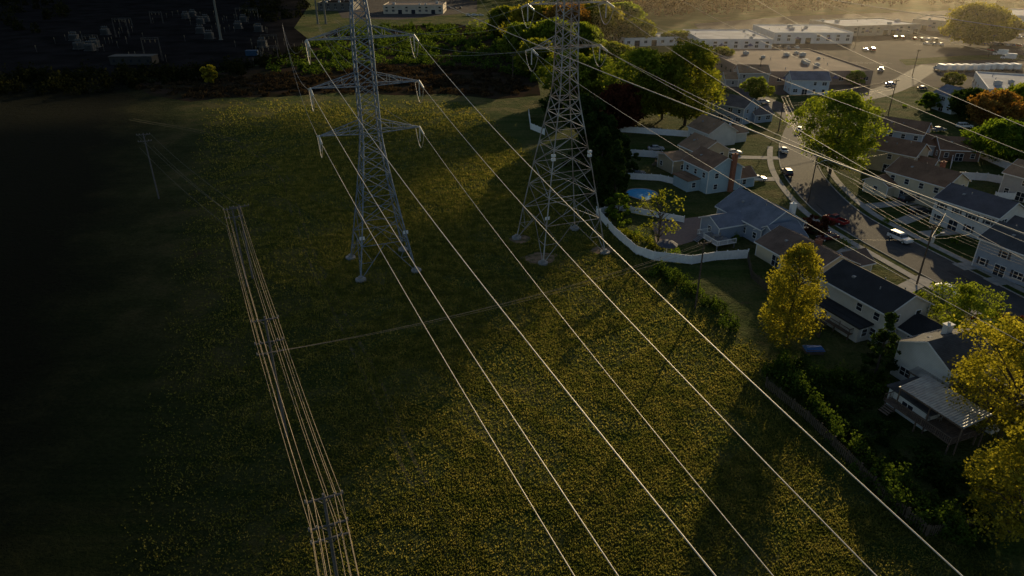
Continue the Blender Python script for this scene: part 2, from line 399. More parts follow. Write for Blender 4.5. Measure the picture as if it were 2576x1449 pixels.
LP=[(U(400,500),15.5),(U(622,720),14.8),(U(722,1100),17.0),(Vector((-14.8,41,0)),16),(Vector((-1,5,0)),15)]
for i,(b,h) in enumerate(LP):
    arms=((.3,1.5),(3.2,1.6),(4.6,1.6)) if i in(2,3) else ((.3,1.4),(1.8,1.4))
    pole(b,h,arms,greyp,r=.19)
pole(U(636,700),14,((.3,1.6),),greyp,r=.19)
LL=[];LLd=[]
for k,((a,ha),(b,hb)) in enumerate(zip(LP,LP[1:])):
    for dz,offs in ((0.1,(-1.3,-.8,.8,1.3)),(3.1,(-1.4,-.5,.5,1.4)),(4.5,(-.9,.9))):
        if k<1 and dz>3.5: continue
        for o in offs:
            if k<1 and abs(o) in(.8,.5): continue
            (LLd if k<1 else LL).append(sagline(a+PERP*o+Vector((0,0,ha-dz)),b+PERP*o+Vector((0,0,hb-dz)),.9))
b3=LP[2][0]; P7=U(1749,775)
bronze=pm('bronze_wire',(.32,.25,.16),(.24,.18,.12),2,.5,metal=.2)
LL2=[]
for o,dz in ((-.9,4.2),(.3,4.8),(.9,5.2)):
    LL2.append(sagline(b3+Vector((0,o,17-dz)),P7+Vector((0,o,11.3)),1.5,36))
curves('distribution_wires',LL,.022,bronze)
curves('distribution_wires',LLd,.024,pm('dark_wire',(.20,.17,.12),(.14,.12,.09),2,.7))
curves('distribution_wires',LL2,.018,bronze)
LL=[]
pole(P7,12.1,((.4,1.3),),woodp); pole(U(1958,330),11,((.4,1.4),),woodp)
SPW=[(U(2235,285),11.5),(U(1958,330),11),(U(2033,508),11.5),(U(2305,718),11.5),(U(2720,900),11.5)]
for i,(b,h) in enumerate(SPW):
    if i==1: continue
    pole(b,h,((.4,1.3),),woodp,transformer=(i==3),lamp=math.atan2(.37,.93) if i in(2,3) else None)
for (a,ha),(b,hb) in zip(SPW,SPW[1:]):
    for o,dz in ((-1.2,.1),(0,.1),(1.2,.1),(0,2.4),(.2,3.2)):
        LL.append(sagline(a+PERP*o+Vector((0,0,ha-dz)),b+PERP*o+Vector((0,0,hb-dz)),.8))
for p,hh in((U(2360,600),5.5),(U(2230,440),6),(U(2080,660),5),(U(2420,655),5.5)):
    q=SPW[3] if p.y<170 else SPW[2]
    LL.append(sagline(q[0]+Vector((0,0,9)),p+Vector((0,0,hh)),.4))
for bx,by in((2295,190),(2485,145),(1905,215),(2150,120),(1290,205)):
    pole(U(bx,by),11,((.4,1.3),),woodp)
curves('distribution_wires',LL,.022,bronze)
# ------------------------------------------------------------------ houses
trim=pm('white_trim',(.74,.73,.71),(.66,.65,.63),2,.5)
glass=glassmat()
brick=pm('chimney_brick',(.30,.12,.07),(.2,.08,.05),3,.9)
doorc=pm('door_paint',(.18,.05,.04),(.12,.04,.03),2,.5)
shut=pm('dark_shutters',(.05,.055,.07),(.04,.04,.05),2,.6)
def wing(W_,R_,G_,T_,D_,o,L,W,he,hr,ang,storeys,door=False,over=.4,seed=0,flat=False,K_=None):
    rr=random.Random(seed); ca,sa=math.cos(ang),math.sin(ang)
    def X(x,y,z): return (o[0]+x*ca-y*sa,o[1]+x*sa+y*ca,z)
    hl,hw_=L/2,W/2
    if flat:
        W_.hexa([X(-hl,-hw_,0),X(hl,-hw_,0),X(hl,hw_,0),X(-hl,hw_,0)],[X(-hl,-hw_,he),X(hl,-hw_,he),X(hl,hw_,he),X(-hl,hw_,he)])
        R_.hexa([X(-hl-.3,-hw_-.3,he+.01),X(hl+.3,-hw_-.3,he+.01),X(hl+.3,hw_+.3,he-.25+.01),X(-hl-.3,hw_+.3,he-.25+.01)],[X(-hl-.3,-hw_-.3,he+.25),X(hl+.3,-hw_-.3,he+.25),X(hl+.3,hw_+.3,he),X(-hl-.3,hw_+.3,he)])
    else:
        for y in(-hw_,hw_): W_.poly([X(-hl,y,0),X(hl,y,0),X(hl,y,he),X(-hl,y,he)])
        for x in(-hl,hl): W_.poly([X(x,-hw_,0),X(x,hw_,0),X(x,hw_,he),X(x,0,hr),X(x,-hw_,he)])
        sl_=(hr-he)/hw_; t=.16
        for s in(-1,1):
            ye=(hw_+over)*s; ze=he-over*sl_
            b=[X(-hl-over,0,hr+.02),X(hl+over,0,hr+.02),X(hl+over,ye,ze+.02),X(-hl-over,ye,ze+.02)]
            R_.hexa(b,[(p[0],p[1],p[2]+t) for p in b])
            T_.hexa([X(-hl-over,ye,ze-.12),X(hl+over,ye,ze-.12),X(hl+over,ye+.12*s,ze-.12),X(-hl-over,ye+.12*s,ze-.12)],[X(-hl-over,ye,ze+.1),X(hl+over,ye,ze+.1),X(hl+over,ye+.12*s,ze+.1),X(-hl-over,ye+.12*s,ze+.1)])
            for x in(-hl-over-.03,hl+over+.03):
                T_.beam(X(x,0,hr+.04),X(x,ye,ze+.04),.1)
        for x in(-hl,hl):
            for y in (-hw_,hw_):
                T_.box(X(x,y,he/2),(.16,.16,he-.2),ang)
    for side,ln in ((True,L),(False,W)):
        for s in(-1,1):
            n=max(1,int((ln-1)/2.9))
            for st in range(storeys):
                zc=1.55+st*2.7
                if zc>he-.6: continue
                isdoor=n//2 if (door and side and st==0) else -1
                for i in range(n):
                    if rr.random()<.22 and i!=isdoor: continue
                    a=-ln/2+ln*(i+.5)/n
                    ww,hh=(1.0,1.2)
                    if rr.random()<.2: ww=1.6
                    z=zc
                    if i==isdoor: z=1.08; ww=1.0 if s<0 else 1.9; hh=2.05
                    x,y=(a,s*hw_) if side else (s*hl,a)
                    nx,ny=(0,s) if side else (s,0)
                    wa=ang if side else ang+math.pi/2
                    B_=D_ if (i==isdoor and s<0) else G_
                    B_.box(X(x+nx*.02,y+ny*.02,z),(ww,.06,hh),wa)
                    fr=.08
                    for dz in(-hh/2-fr/2,hh/2+fr/2): T_.box(X(x+nx*.04,y+ny*.04,z+dz),(ww+2*fr,.12,fr),wa)
                    tx,ty=(1,0) if side else (0,1)
                    for dd in(-ww/2-fr/2,ww/2+fr/2):
                        T_.box(X(x+nx*.04+tx*dd,y+ny*.04+ty*dd,z),(fr,.11,hh),wa)
                        if K_ is not None and i!=isdoor and side: 
                            d2=dd*(1+.5/abs(dd)*.6); K_.box(X(x+nx*.03+tx*d2,y+ny*.03+ty*d2,z),(.36,.08,hh+.1),wa)
                    if B_ is G_:
                        T_.box(X(x+nx*.04,y+ny*.04,z),(ww,.10,.05),wa)
                        if ww>1.4: T_.box(X(x+nx*.04,y+ny*.04,z),(.07,.105,hh),wa)
def house(name,px,py,zr,wings,wall,roof,ang=RANG,chim=(),seed=0,loc=None,shutters=False):
    c=loc or U(px,py,zr); e=empty(name,(c.x,c.y,0),ang)
    W_,R_,G_,T_,D_,K_=MB(),MB(),MB(),MB(),MB(),MB()
    for k,wg in enumerate(wings):
        wing(W_,R_,G_,T_,D_,wg[0],*wg[1:5],math.radians(wg[5]) if len(wg)>5 else 0,wg[6] if len(wg)>6 else 1,door=(k==0),seed=seed*10+k,flat=(len(wg)>7 and wg[7]),K_=K_ if (shutters and k==0) else None)
    for x,y,z,mt in chim:
        m=MB(); m.box((x,y,z/2),(.75,1.1,z)); m.box((x,y,z+.06),(.95,1.3,.12)); m.box((x,y,z+.25),(.3,.3,.3)); m.obj('chimney',mt,e)
    v=MB(); rr=random.Random(seed)
    L,W,he,hr=wings[0][1:5]
    for _ in range(3):
        x=rr.uniform(-L*.35,L*.35); y=rr.uniform(.8,W*.3)*rr.choice((-1,1)); z=hr-(hr-he)/(W/2)*abs(y); v.cyl((x,y,z-.1),.09,.65,8)
    x=L*.2; v.box((x,W*.22,hr-(hr-he)*.44+.15),(.5,.5,.35)); v.obj('roof_vents',pm('vent_metal',(.3,.3,.3)),e)
    W_.obj('walls',wall,e); R_.obj('roof',roof,e); G_.obj('windows',glass,e); T_.obj('trim',trim,e)
    if D_.f: D_.obj('door',doorc,e)
    if K_.f: K_.obj('shutters',shut,e)
    return e
white=siding('white_siding',(.66,.65,.62)); cream=siding('cream_siding',(.62,.54,.40)); blue=siding('pale_blue_siding',(.36,.47,.54)); grey=siding('grey_siding',(.38,.38,.38)); tan=siding('tan_siding',(.48,.40,.28))
rd=shingle('charcoal_shingle',(.07,.07,.075)); rb=shingle('brown_shingle',(.23,.13,.08)); rg=shingle('slate_shingle',(.17,.18,.22)); rt=shingle('tan_shingle',(.31,.19,.115)); rbk=shingle('black_shingle',(.034,.034,.037))
house('white_two_storey_house',2208,697,7.8,[((0,0),13,8.6,5.6,7.8,0,2),((-8.7,-2),4.6,6,2.7,4.3,0,1),((0,5.6),9,2.4,2.7,2.7,0,1,True)],siding('warm_grey_siding',(.54,.52,.48)),rbk,seed=1)
house('white_two_storey_house',2395,845,7.6,[((0,0),8,8,5.4,7.6,90,2),((-4,6),9,6,2.8,2.8,90,1,True),((-7,0),7,7,3.0,4.8,0,1)],white,rd,seed=2,chim=((1.5,-1,8.3,white),))
house('brown_roof_ranch_house',2033,605,5.2,[((0,0),14.5,10,2.9,5.2,0,1),((-5,-6),5,5,2.7,4.2,90,1)],cream,shingle('brown_grey_shingle',(.16,.105,.08)),seed=3,chim=((-2,-.5,6,brick),))
house('blue_roof_house',1918,500,6.8,[((0,0),14,10.5,3.6,6.8,0,1),((1,8.2),6.5,6,3.0,4.3,90,1),((-8.2,1.5),6.5,6.5,2.7,4.6,90,1)],siding('slate_blue_siding',(.28,.33,.42)),rg,seed=4,chim=((-6.4,-2.2,7.6,trim),))
house('pale_blue_two_storey_house',1797,383,8.4,[((0,0),10,9.5,5.8,8.4,0,2),((1,6.4),6,3.4,2.9,2.9,0,1,True),((-2,-6.5),6,5,2.8,4.4,90,1)],blue,rb,seed=5,chim=((-5.5,-1.8,9.2,brick),))
house('brown_roof_house',1775,345,8,[((0,0),9,9,5.4,8,0,2),((1,8),6,7,3.6,4.4,90,1),],tan,rt,seed=6)
house('white_gable_house',1795,298,7,[((0,0),10,9.5,4.2,7,0,1),((-1,-7),6,5,3,4.4,90,1)],white,rt,seed=7)
house('blue_grey_house',1850,240,8,[((0,0),13,9,5.6,8,20,2),((-4,-7),7,6,2.8,4.5,90,1)],siding('blue_grey_siding',(.34,.40,.48)),shingle('grey_brown_shingle',(.16,.13,.12)),seed=8)
house('white_two_storey_house',2035,180,8,[((0,0),14,9,5.6,8,0,2),((-2,-10.5),8,7,3,5,90,1)],siding('bluish_white_siding',(.54,.62,.70)),rg,ang=math.radians(175),seed=9)
house('two_storey_house',1893,163,8,[((0,0),12,9,5.6,8,0,2),((8,0),6,8,3,5,0,1)],grey,rt,ang=math.radians(178),seed=10)
house('tan_roof_house',2275,300,8,[((0,0),13,9,5.6,8,0,2),((-8,0),6,8,3,5,0,1)],siding('blue_grey_siding',(.36,.41,.47)),rb,seed=11,ang=math.radians(140))
house('tan_roof_house',2265,350,8,[((0,0),12,9,5.6,8,0,2),((-7.5,1),5,7,3,5,0,1)],tan,rb,seed=12,ang=math.radians(132))
house('cream_two_storey_house',2340,415,8,[((0,0),14,9,5.6,8,0,2),((7,5),5,6,3,4.6,90,1)],cream,rb,seed=13,ang=math.radians(120),chim=((-2,-1.5,9,brick),))
house('white_colonial_house',2475,485,8,[((0,0),13,9,5.7,8,0,2),((-8.8,-1),5,7,3,5,0,1)],white,shingle('slate_brown_shingle',(.10,.09,.10)),seed=14,ang=math.radians(117),shutters=True)
house('grey_colonial_house',2610,590,8,[((0,0),13,9,5.7,8,0,2)],siding('steel_blue_siding',(.30,.35,.42)),rd,seed=15,ang=math.radians(114),shutters=True)
house('brick_ranch_house',2410,345,5.6,[((0,0),10,8,3.2,5.6,0,1)],pm('brown_brick',(.22,.13,.09),(.14,.09,.07),4,.9),rb,seed=16,ang=math.radians(170))
house('pale_blue_two_storey_house',2410,220,8,[((0,0),10,9,5.6,8,0,2)],siding('light_blue_siding',(.52,.60,.68)),rg,seed=17,ang=math.radians(100))
house('neighbour_house',0,0,8,[((0,0),13,9,5.6,8,0,2)],white,rd,seed=19,loc=Vector((78,58,0)))
house('neighbour_house',0,0,8,[((0,0),13,9,5.6,8,0,2)],cream,rb,seed=20,loc=Vector((112,80,0)))
house('neighbour_house',2640,420,8,[((0,0),13,9,5.6,8,0,2)],grey,rt,seed=21,ang=math.radians(117))
# ------------------------------------------------------------------ decks, canopies, pool
def deck(name,c,L,W,h,ang,mat,railmat):
    e=empty(name,c,ang); m=MB()
    n=int(L/.3)
    for i in range(n): m.box((-L/2+(i+.5)*L/n,0,h),(L/n-.03,W,.06))
    for x in(-L/2+.2,0,L/2-.2):
        for y in(-W/2+.2,W/2-.2): m.box((x,y,h/2-.05),(.15,.15,h-.1))
    for k in range(4): m.box((L/2-1.2,W/2+.2+.3*k,h-.18*(k+1)),(1.4,.3,.06))
    m.obj('deck_boards',mat,e)
    r_=MB()
    for a,b in (((-L/2,W/2),(L/2-2,W/2)),((-L/2,-W/2),(-L/2,W/2)),((L/2,-W/2),(L/2,W/2))):
        A=Vector((*a,h));B=Vector((*b,h)); r_.beam(A+Vector((0,0,1)),B+Vector((0,0,1)),.06); r_.beam(A+Vector((0,0,.15)),B+Vector((0,0,.15)),.04)
        k=max(2,int((B-A).length/.25))
        for i in range(k+1): q=A.lerp(B,i/k); r_.beam(q,q+Vector((0,0,1)),.06 if i%8==0 else .025)
    r_.obj('railing',railmat,e)
    t=MB(); t.cyl((0,0,h+.7),.6,.05,16); t.cyl((0,0,h),.05,.7,8)
    for k in range(4):
        a=k*math.pi/2+.4; x,y=math.cos(a)*1.05,math.sin(a)*1.05; t.box((x,y,h+.45),(.45,.45,.05),a); t.box((x*1.2,y*1.2,h+.7),(.05,.45,.5),a)
        for u in(-.18,.18):
            for v in(-.18,.18): t.box((x+u,y+v,h+.22),(.04,.04,.44))
    t.obj('table_and_chairs',wired,e)
    return e
wood=pm('deck_wood',(.16,.11,.08),(.09,.065,.05),2,.85)
deck('wooden_deck',U(2118,828),6,4,1.0,RANG,wood,wood)
deck('white_rail_deck',U(1800,612),6.5,4.5,1.0,RANG,pm('grey_deck',(.25,.24,.25)),trim)
deck('wooden_deck',U(2330,1075),9.5,5,1.6,RANG,wood,wood)
deck('wooden_deck',U(1672,418),5,3.5,1.0,RANG,wood,wood)
def pergola(name,c,L,W,h,ang):
    e=empty(name,c,ang); m=MB()
    for x in(-L/2+.2,0,L/2-.2):
        for y in(-W/2+.2,W/2-.2): m.box((x,y,h/2+(.3 if y<0 else -.1)),(.14,.14,h+(.6 if y<0 else -.2)))
    for y in(-W/2+.2,W/2-.2): m.box((0,y,h+(.5 if y<0 else -.1)),(L,.1,.2))
    m.obj('posts',wood,e); m=MB(); n=int(L/.35)
    for i in range(n):
        x0=-L/2+i*L/n; x1=x0+L/n; xm=(x0+x1)/2
        m.poly([(x0,-W/2,h+.75),(xm,-W/2,h+.82),(xm,W/2,h+.17),(x0,W/2,h+.1)]); m.poly([(xm,-W/2,h+.82),(x1,-W/2,h+.75),(x1,W/2,h+.1),(xm,W/2,h+.17)])
    m.obj('corrugated_roof',pm('corrugated_metal',(.42,.40,.37),(.22,.21,.20),.8,.45,spec=.6),e)
pergola('patio_canopy',U(2350,1080),9,4.6,4.0,RANG)
pergola('patio_canopy',U(2330,1000),5,3,3.0,RANG)
pool=empty('swimming_pool',U(1614,488)); m=MB()
def kid(t,s): return (s*(3.0+.6*math.cos(2*t))*math.cos(t),s*(4.0+.4*math.sin(3*t))*math.sin(t))
for k in range(36):
    a,b=k*math.pi/18,(k+1)*math.pi/18; p,q=kid(a,1),kid(b,1); p2,q2=kid(a,1.1),kid(b,1.1)
    m.hexa([(*p,0),(*p2,0),(*q2,0),(*q,0)],[(*p,.12),(*p2,.12),(*q2,.12),(*q,.12)])
m.obj('pool_coping',conc,pool)
m=MB(); m.poly([(*kid(k*math.pi/18,1),.06) for k in range(36)]); m.obj('pool_water',pm('pool_water',(.04,.32,.62),(.03,.25,.5),1,.6,spec=.05),pool)
patch('patio_paving',[(1640,560),(1760,545),(1800,590),(1700,620),(1650,610)],.03,pm('paving_brick',(.22,.15,.13),(.15,.11,.1),2,.9))
um=empty('garden_umbrella',U(1676,640)); m=MB(); m.beam((0,0,0),(0,0,2.6),.04,.04,8); m.obj('pole',trim,um)
m=MB()
for k in range(8):
    a,b=k*math.pi/4,(k+1)*math.pi/4
    m.poly([(0,0,2.9),(1.1*math.cos(a),1.1*math.sin(a),2.7),(1.1*math.cos(b),1.1*math.sin(b),2.7)])
    m.poly([(1.1*math.cos(a),1.1*math.sin(a),2.7),(2.1*math.cos(a),2.1*math.sin(a),2.15),(2.1*math.cos(b),2.1*math.sin(b),2.15),(1.1*math.cos(b),1.1*math.sin(b),2.7)])
m.obj('canopy',pm('umbrella_cloth',(.06,.07,.10),(.05,.05,.07)),um)
um=empty('covered_woodpile',U(2045,885)); m=MB(); m.box((0,0,.35),(2.6,1.6,.7),.0); m.obj('logs',wood,um)
m=MB(); m.hexa([(-1.4,-.9,.55),(1.4,-.9,.6),(1.4,.9,.55),(-1.4,.9,.6)],[(-1.1,-.3,.95),(1.1,-.2,1.0),(1.1,.2,.95),(-1.1,.3,1.0)]); m.obj('blue_tarp',pm('blue_tarp',(.03,.12,.32),(.02,.09,.25),3,.4),um)
# ------------------------------------------------------------------ fences
def fence(name,pts,h,mat,sp=2.4,gap=False):
    P_=[U(*p) for p in pts]; e=empty(name,P_[0]); o=P_[0]; m=MB(); q=MB()
    for a,b in zip(P_,P_[1:]):
        L=(b-a).length; n=max(1,round(L/sp)); an=math.atan2((b-a).y,(b-a).x)
        for i in range(n+1):
            c=a.lerp(b,i/n)-o; q.box((c.x,c.y,h/2+.05),(.14,.14,h+.1),an); q.box((c.x,c.y,h+.14),(.2,.2,.08),an)
        for i in range(n):
            c=a.lerp(b,(i+.5)/n)-o
            if gap:
                k=8
                for j in range(k):
                    cc=a.lerp(b,(i+(j+.5)/k)/n)-o; m.box((cc.x,cc.y,h/2),(L/n/k*.6,.03,h*(.92+.1*random.random())),an)
                m.box((c.x,c.y,h*.75),(L/n,.06,.08),an)
            else:
                m.box((c.x,c.y,h/2),(L/n-.1,.05,h-.15),an); m.box((c.x,c.y,h-.05),(L/n-.1,.09,.12),an); m.box((c.x,c.y,.12),(L/n-.1,.09,.12),an)
    m.obj('panels',mat,e); q.obj('posts',mat,e)
vin=pm('white_vinyl',(.72,.73,.75),(.62,.63,.65),1.5,.45)
fence('white_vinyl_fence',[(1500,540),(1545,592),(1600,640),(1645,655),(1695,660),(1740,665),(1800,655),(1880,650)],1.8,vin)
fence('white_vinyl_fence',[(1500,540),(1560,530),(1640,545),(1720,560)],1.4,vin)
fence('white_vinyl_fence',[(1530,330),(1640,338),(1735,345)],1.9,vin)
fence('white_vinyl_fence',[(1575,392),(1640,396),(1690,402)],1.9,vin)
fence('white_vinyl_fence',[(1330,290),(1335,325),(1370,340)],1.9,vin)
fence('white_vinyl_fence',[(1570,450),(1660,455),(1720,470)],1.6,vin)
fence('white_vinyl_fence',[(2395,450),(2480,455),(2560,470),(2640,520)],1.9,vin)
fence('white_vinyl_fence',[(2460,395),(2530,425),(2620,470)],1.9,vin)
fence('white_vinyl_fence',[(2500,500),(2600,505)],1.6,vin)
fence('white_vinyl_fence',[(1740,345),(1830,330),(1850,300)],1.9,vin)
fence('white_vinyl_fence',[(2320,390),(2395,395),(2390,425)],1.6,vin)
fence('wooden_fence',[(1925,975),(2030,1060),(2130,1160),(2230,1265),(2330,1350),(2470,1330)],1.5,pm('fence_wood',(.09,.07,.05),(.05,.04,.03),2,.95),gap=True)
fence('wooden_fence',[(1880,655),(1890,700),(1960,760),(2060,850)],1.5,MATS['fence_wood'],gap=True)
# ------------------------------------------------------------------ industrial buildings
def warehouse(name,corners,h,wall,roof,seed=0,awn=True,units=4):
    (a,b,dp)=corners; A=U(*a);B=U(*b); L=(B-A).length; an=math.atan2((B-A).y,(B-A).x)
    e=empty(name,A,an); m=MB()
    m.hexa([(0,0,0),(L,0,0),(L,dp,0),(0,dp,0)],[(0,0,h),(L,0,h),(L,dp,h),(0,dp,h)])
    for c,s in (((L/2,.15,h+.3),(L,.3,.6)),((L/2,dp-.15,h+.3),(L,.3,.6)),((.15,dp/2,h+.3),(.3,dp-.6,.6)),((L-.15,dp/2,h+.3),(.3,dp-.6,.6))): m.box(c,s)
    m.obj('walls',wall,e); m=MB(); m.box((L/2,dp/2,h+.06),(L-.62,dp-.62,.1)); m.obj('roof',roof,e)
    g_,t_,r_=MB(),MB(),MB(); rr=random.Random(seed); n=max(3,int(L/5))
    for i in range(n):
        x=(i+.5)*L/n
        if rr.random()<.25: g_.box((x,-.03,1.6),(3.0,.1,3.1)); t_.box((x,-.05,3.3),(3.4,.14,.2))
        else:
            g_.box((x,-.03,2.3),(1.7,.1,1.4)); t_.box((x,-.06,1.5),(2.0,.16,.12)); t_.box((x,-.05,2.3),(.08,.14,1.4))
            if h>5: g_.box((x,-.03,h-1.3),(1.7,.1,1.0))
    for i in range(max(2,int(dp/6))):
        y=(i+.5)*dp/max(2,int(dp/6)); g_.box((-.03,y,2.3),(.1,1.6,1.3)); g_.box((L+.03,y,2.3),(.1,1.6,1.3))
    g_.obj('windows',glass,e); t_.obj('trim',trim,e)
    for _ in range(units):
        x,y=rr.uniform(3,L-3),rr.uniform(3,dp-3); s=rr.uniform(1.2,2.6); r_.box((x,y,h+.1+s*.35),(s,s*.8,s*.6)); r_.cyl((x,y,h+.1+s*.6),s*.25,.3,10)
        x,y=rr.uniform(2,L-2),rr.uniform(2,dp-2); r_.cyl((x,y,h+.1),.15,.8,8)
    r_.obj('rooftop_units',pm('unit_grey',(.45,.45,.45)),e)
    if awn:
        w_=MB()
        for k in range(2):
            x=L*(.3+.4*k); pts=[(x+1.6*math.cos(t*math.pi/6),-.1-1.2*math.sin(t*math.pi/6),2.6) for t in range(7)]
            for j in range(6): w_.poly([(x,-.1,3.9),pts[j],pts[j+1]]); 
        w_.obj('awnings',pm('navy_awning',(.05,.07,.2),(.04,.05,.15)),e)
ww=pm('white_block_wall',(.66,.65,.64),(.56,.55,.54),.5,.8); tw=pm('tan_block_wall',(.50,.43,.34),(.40,.34,.28),.5,.8)
fr_=pm('light_flat_roof',(.44,.46,.50),(.28,.29,.32),.12,.95,spec=.08); fr2=pm('brown_flat_roof',(.20,.15,.13),(.13,.10,.09),.1,.95,spec=.08)
warehouse('white_warehouse',((1758,128),(1940,128),42),5.5,ww,fr_,1)
warehouse('white_warehouse',((1945,110),(2142,110),40),5.5,ww,fr_,2)
warehouse('tan_warehouse',((2120,92),(2310,86),36),5.5,tw,fr_,3)
warehouse('tan_warehouse',((2290,74),(2450,86),40),6,tw,fr2,4)
warehouse('white_warehouse',((2455,66),(2640,72),50),7,ww,fr_,5)
warehouse('flat_roof_commercial_building',((1880,215),(2190,212),62),5,pm('pinkish_brick',(.36,.25,.2),(.28,.2,.16),2,.9),fr2,6,units=9)
warehouse('grey_warehouse',((1570,118),(1760,112),18),4,ww,fr_,7,awn=False)
warehouse('white_flat_building',((2475,262),(2640,275),40),5,ww,fr_,8)
warehouse('tan_warehouse',((965,35),(1115,35),30),6,tw,fr2,9,awn=False)
warehouse('tan_warehouse',((800,28),(890,28),26),6,pm('dull_block_wall',(.12,.11,.1)),gravel,11,awn=False)
# ------------------------------------------------------------------ vehicles
tyre=pm('tyre_rubber',(.02,.02,.02),(.015,.015,.015)); head=pm('head_lamp',(.7,.7,.65)); tail=pm('tail_lamp',(.35,.02,.02)); 
CAR={}
def prof(mb,pts,w0,w1,zt,mi):
    zs=[p[1] for p in pts]; z0,z1=min(zs),max(zs)
    def hw(z): return w0+(w1-w0)*((z-z0)/(z1-z0+1e-6))
    mb.hexa([(x,-hw(z),z) for x,z in pts],[(x,hw(z),z) for x,z in pts],mi)
def vehicle(kind,colour,b,ang,name=None):
    key=(kind,colour)
    if key not in CAR:
        paint=pm('car_paint_'+colour,{'white':(.78,.78,.78),'silver':(.45,.46,.48),'black':(.02,.02,.025),'red':(.32,.02,.02),'darkred':(.12,.015,.015),'blue':(.04,.09,.25),'grey':(.15,.16,.17)}[colour],None,.5,.25,spec=.7)
        m=MB(); wr=.34
        if kind=='sedan':
            L=4.6; prof(m,[(-2.3,.35),(-2.3,.82),(-2.15,.92),(-1.4,.96),(1.0,.96),(2.0,.82),(2.28,.65),(2.3,.35)],.9,.84,0,0)
            prof(m,[(-1.75,.94),(-1.15,1.36),(.35,1.38),(1.15,.94)],.80,.62,0,1); prof(m,[(-1.12,1.35),(-1.0,1.43),(.2,1.45),(.36,1.37)],.645,.58,0,0); wx=(-1.4,1.4)
            for x in(-.45,.4): m.box((x,0,1.15),(.07,1.49,.38),0,0)
        elif kind=='suv':
            L=4.8; wr=.38; prof(m,[(-2.4,.42),(-2.4,1.05),(-2.3,1.12),(1.15,1.12),(2.15,1.0),(2.38,.8),(2.4,.42)],.95,.9,0,0)
            prof(m,[(-2.3,1.1),(-2.05,1.66),(.4,1.68),(1.2,1.1)],.87,.70,0,1); prof(m,[(-2.08,1.65),(-1.95,1.76),(.25,1.77),(.42,1.67)],.73,.66,0,0); wx=(-1.45,1.45)
            for x in(-1.2,-.3,.5): m.box((x,0,1.38),(.08,1.66,.5),0,0)
        elif kind=='pickup':
            L=5.4; wr=.4; prof(m,[(-2.7,.5),(-2.7,.75),(2.5,.75),(2.68,.7),(2.7,.5)],.95,.95,0,0); prof(m,[(-.35,.74),(-.35,1.15),(1.5,1.14),(2.5,1.02),(2.66,.74)],.95,.9,0,0)
            prof(m,[(-.32,1.13),(-.2,1.72),(.75,1.74),(1.4,1.13)],.86,.7,0,1); prof(m,[(-.2,1.71),(-.1,1.8),(.65,1.82),(.78,1.73)],.73,.66,0,0); wx=(-1.65,1.75)
            for y in(-.9,.9): m.box((-1.53,y,.95),(2.34,.1,.42),0,0)
            m.box((-2.66,0,.95),(.08,1.7,.42),0,0); m.box((-1.5,0,.77),(2.2,1.68,.03),0,2)
        else:
            L=6.5; wr=.42; m.box((-1.0,0,1.85),(4.4,2.2,2.3),0,0); m.box((0,0,.62),(6.2,1.0,.2),0,2)
            prof(m,[(1.3,.5),(1.3,2.1),(2.2,2.1),(2.75,1.35),(3.25,1.2),(3.3,.5)],1.0,.95,0,0); prof(m,[(1.6,1.4),(1.6,1.98),(2.27,2.06),(2.74,1.4)],1.01,.965,0,1); wx=(-1.9,2.3)
        hw_=.95 if kind!='truck' else 1.05
        for x in wx:
            for y in(-hw_+.12,hw_-.12):
                m.beam((x,y-.12,wr),(x,y+.12,wr),wr,wr,16,2); m.beam((x,y-.13,wr),(x,y+.13,wr),wr*.55,wr*.55,10,3)
        for y in(-.65,.65):
            m.box((L/2-.06 if kind!='truck' else 3.28,y*.95,.72 if kind=='sedan' else .85),(.1,.34,.16),0,3); m.box((-L/2+.02,y,.78 if kind=='sedan' else .9),(.1,.26,.2),0,4)
        m.box((L/2-.3,0,.42),(.55,1.7,.12),0,2); m.box((.75,.98,1.05),(.15,.14,.12),0,0); m.box((.75,-.98,1.05),(.15,.14,.12),0,0)
        me=bpy.data.meshes.new('vehicle_'+kind); me.from_pydata(m.v,[],m.f)
        for mm_ in (paint,glass,tyre,head,tail): me.materials.append(mm_)
        me.polygons.foreach_set('material_index',m.m); me.update(); CAR[key]=me
    nm=name or {'sedan':'parked_car','suv':'parked_suv','pickup':'pickup_truck','truck':'box_truck'}[kind]
    o=bpy.data.objects.new(nm,CAR[key]); link(o); o.location=(b.x,b.y,.03); o.rotation_euler=(0,0,ang)
    bv=o.modifiers.new('bevel','BEVEL'); bv.width=.05; bv.segments=2; bv.limit_method='ANGLE'
RA=RANG
for k,c,px,py,a in [('suv','white',2262,606,RA+math.pi),('pickup','red',2100,560,RA+.15),('sedan','darkred',2080,603,RA+1.5),('sedan','white',1845,388,.1),('sedan','white',1905,455,.1),('suv','black',1979,440,1.5),('sedan','white',1970,382,1.45),('sedan','silver',2010,330,1.1),('suv','black',2312,538,.2),('suv','black',2285,508,.3),('sedan','white',2385,738,RA+math.pi),('suv','white',2425,322,.1),('sedan','grey',2360,330,.2),('sedan','silver',1920,260,.0),('suv','blue',1800,285,.2),('sedan','white',2565,205,.1),('sedan','black',2320,225,.4),('sedan','silver',1650,378,0),('suv','black',1820,228,1.2),('sedan','blue',2240,215,.3),('sedan','grey',1600,440,.1),('pickup','silver',2215,180,1),('suv','black',2330,255,.4)]:
    vehicle(k,c,U(px,py),a)
for i in range(6): vehicle('truck','white',U(2364+21*i,178),1.75)
for i in range(4): vehicle('truck','white',U(2484+21*i,176),1.75)
vehicle('truck','white',U(2535,150),2.6); vehicle('truck','white',U(2515,140),2.6)
cols=['white','silver','black','grey','blue','red','silver','white','grey']
rr=random.Random(5)
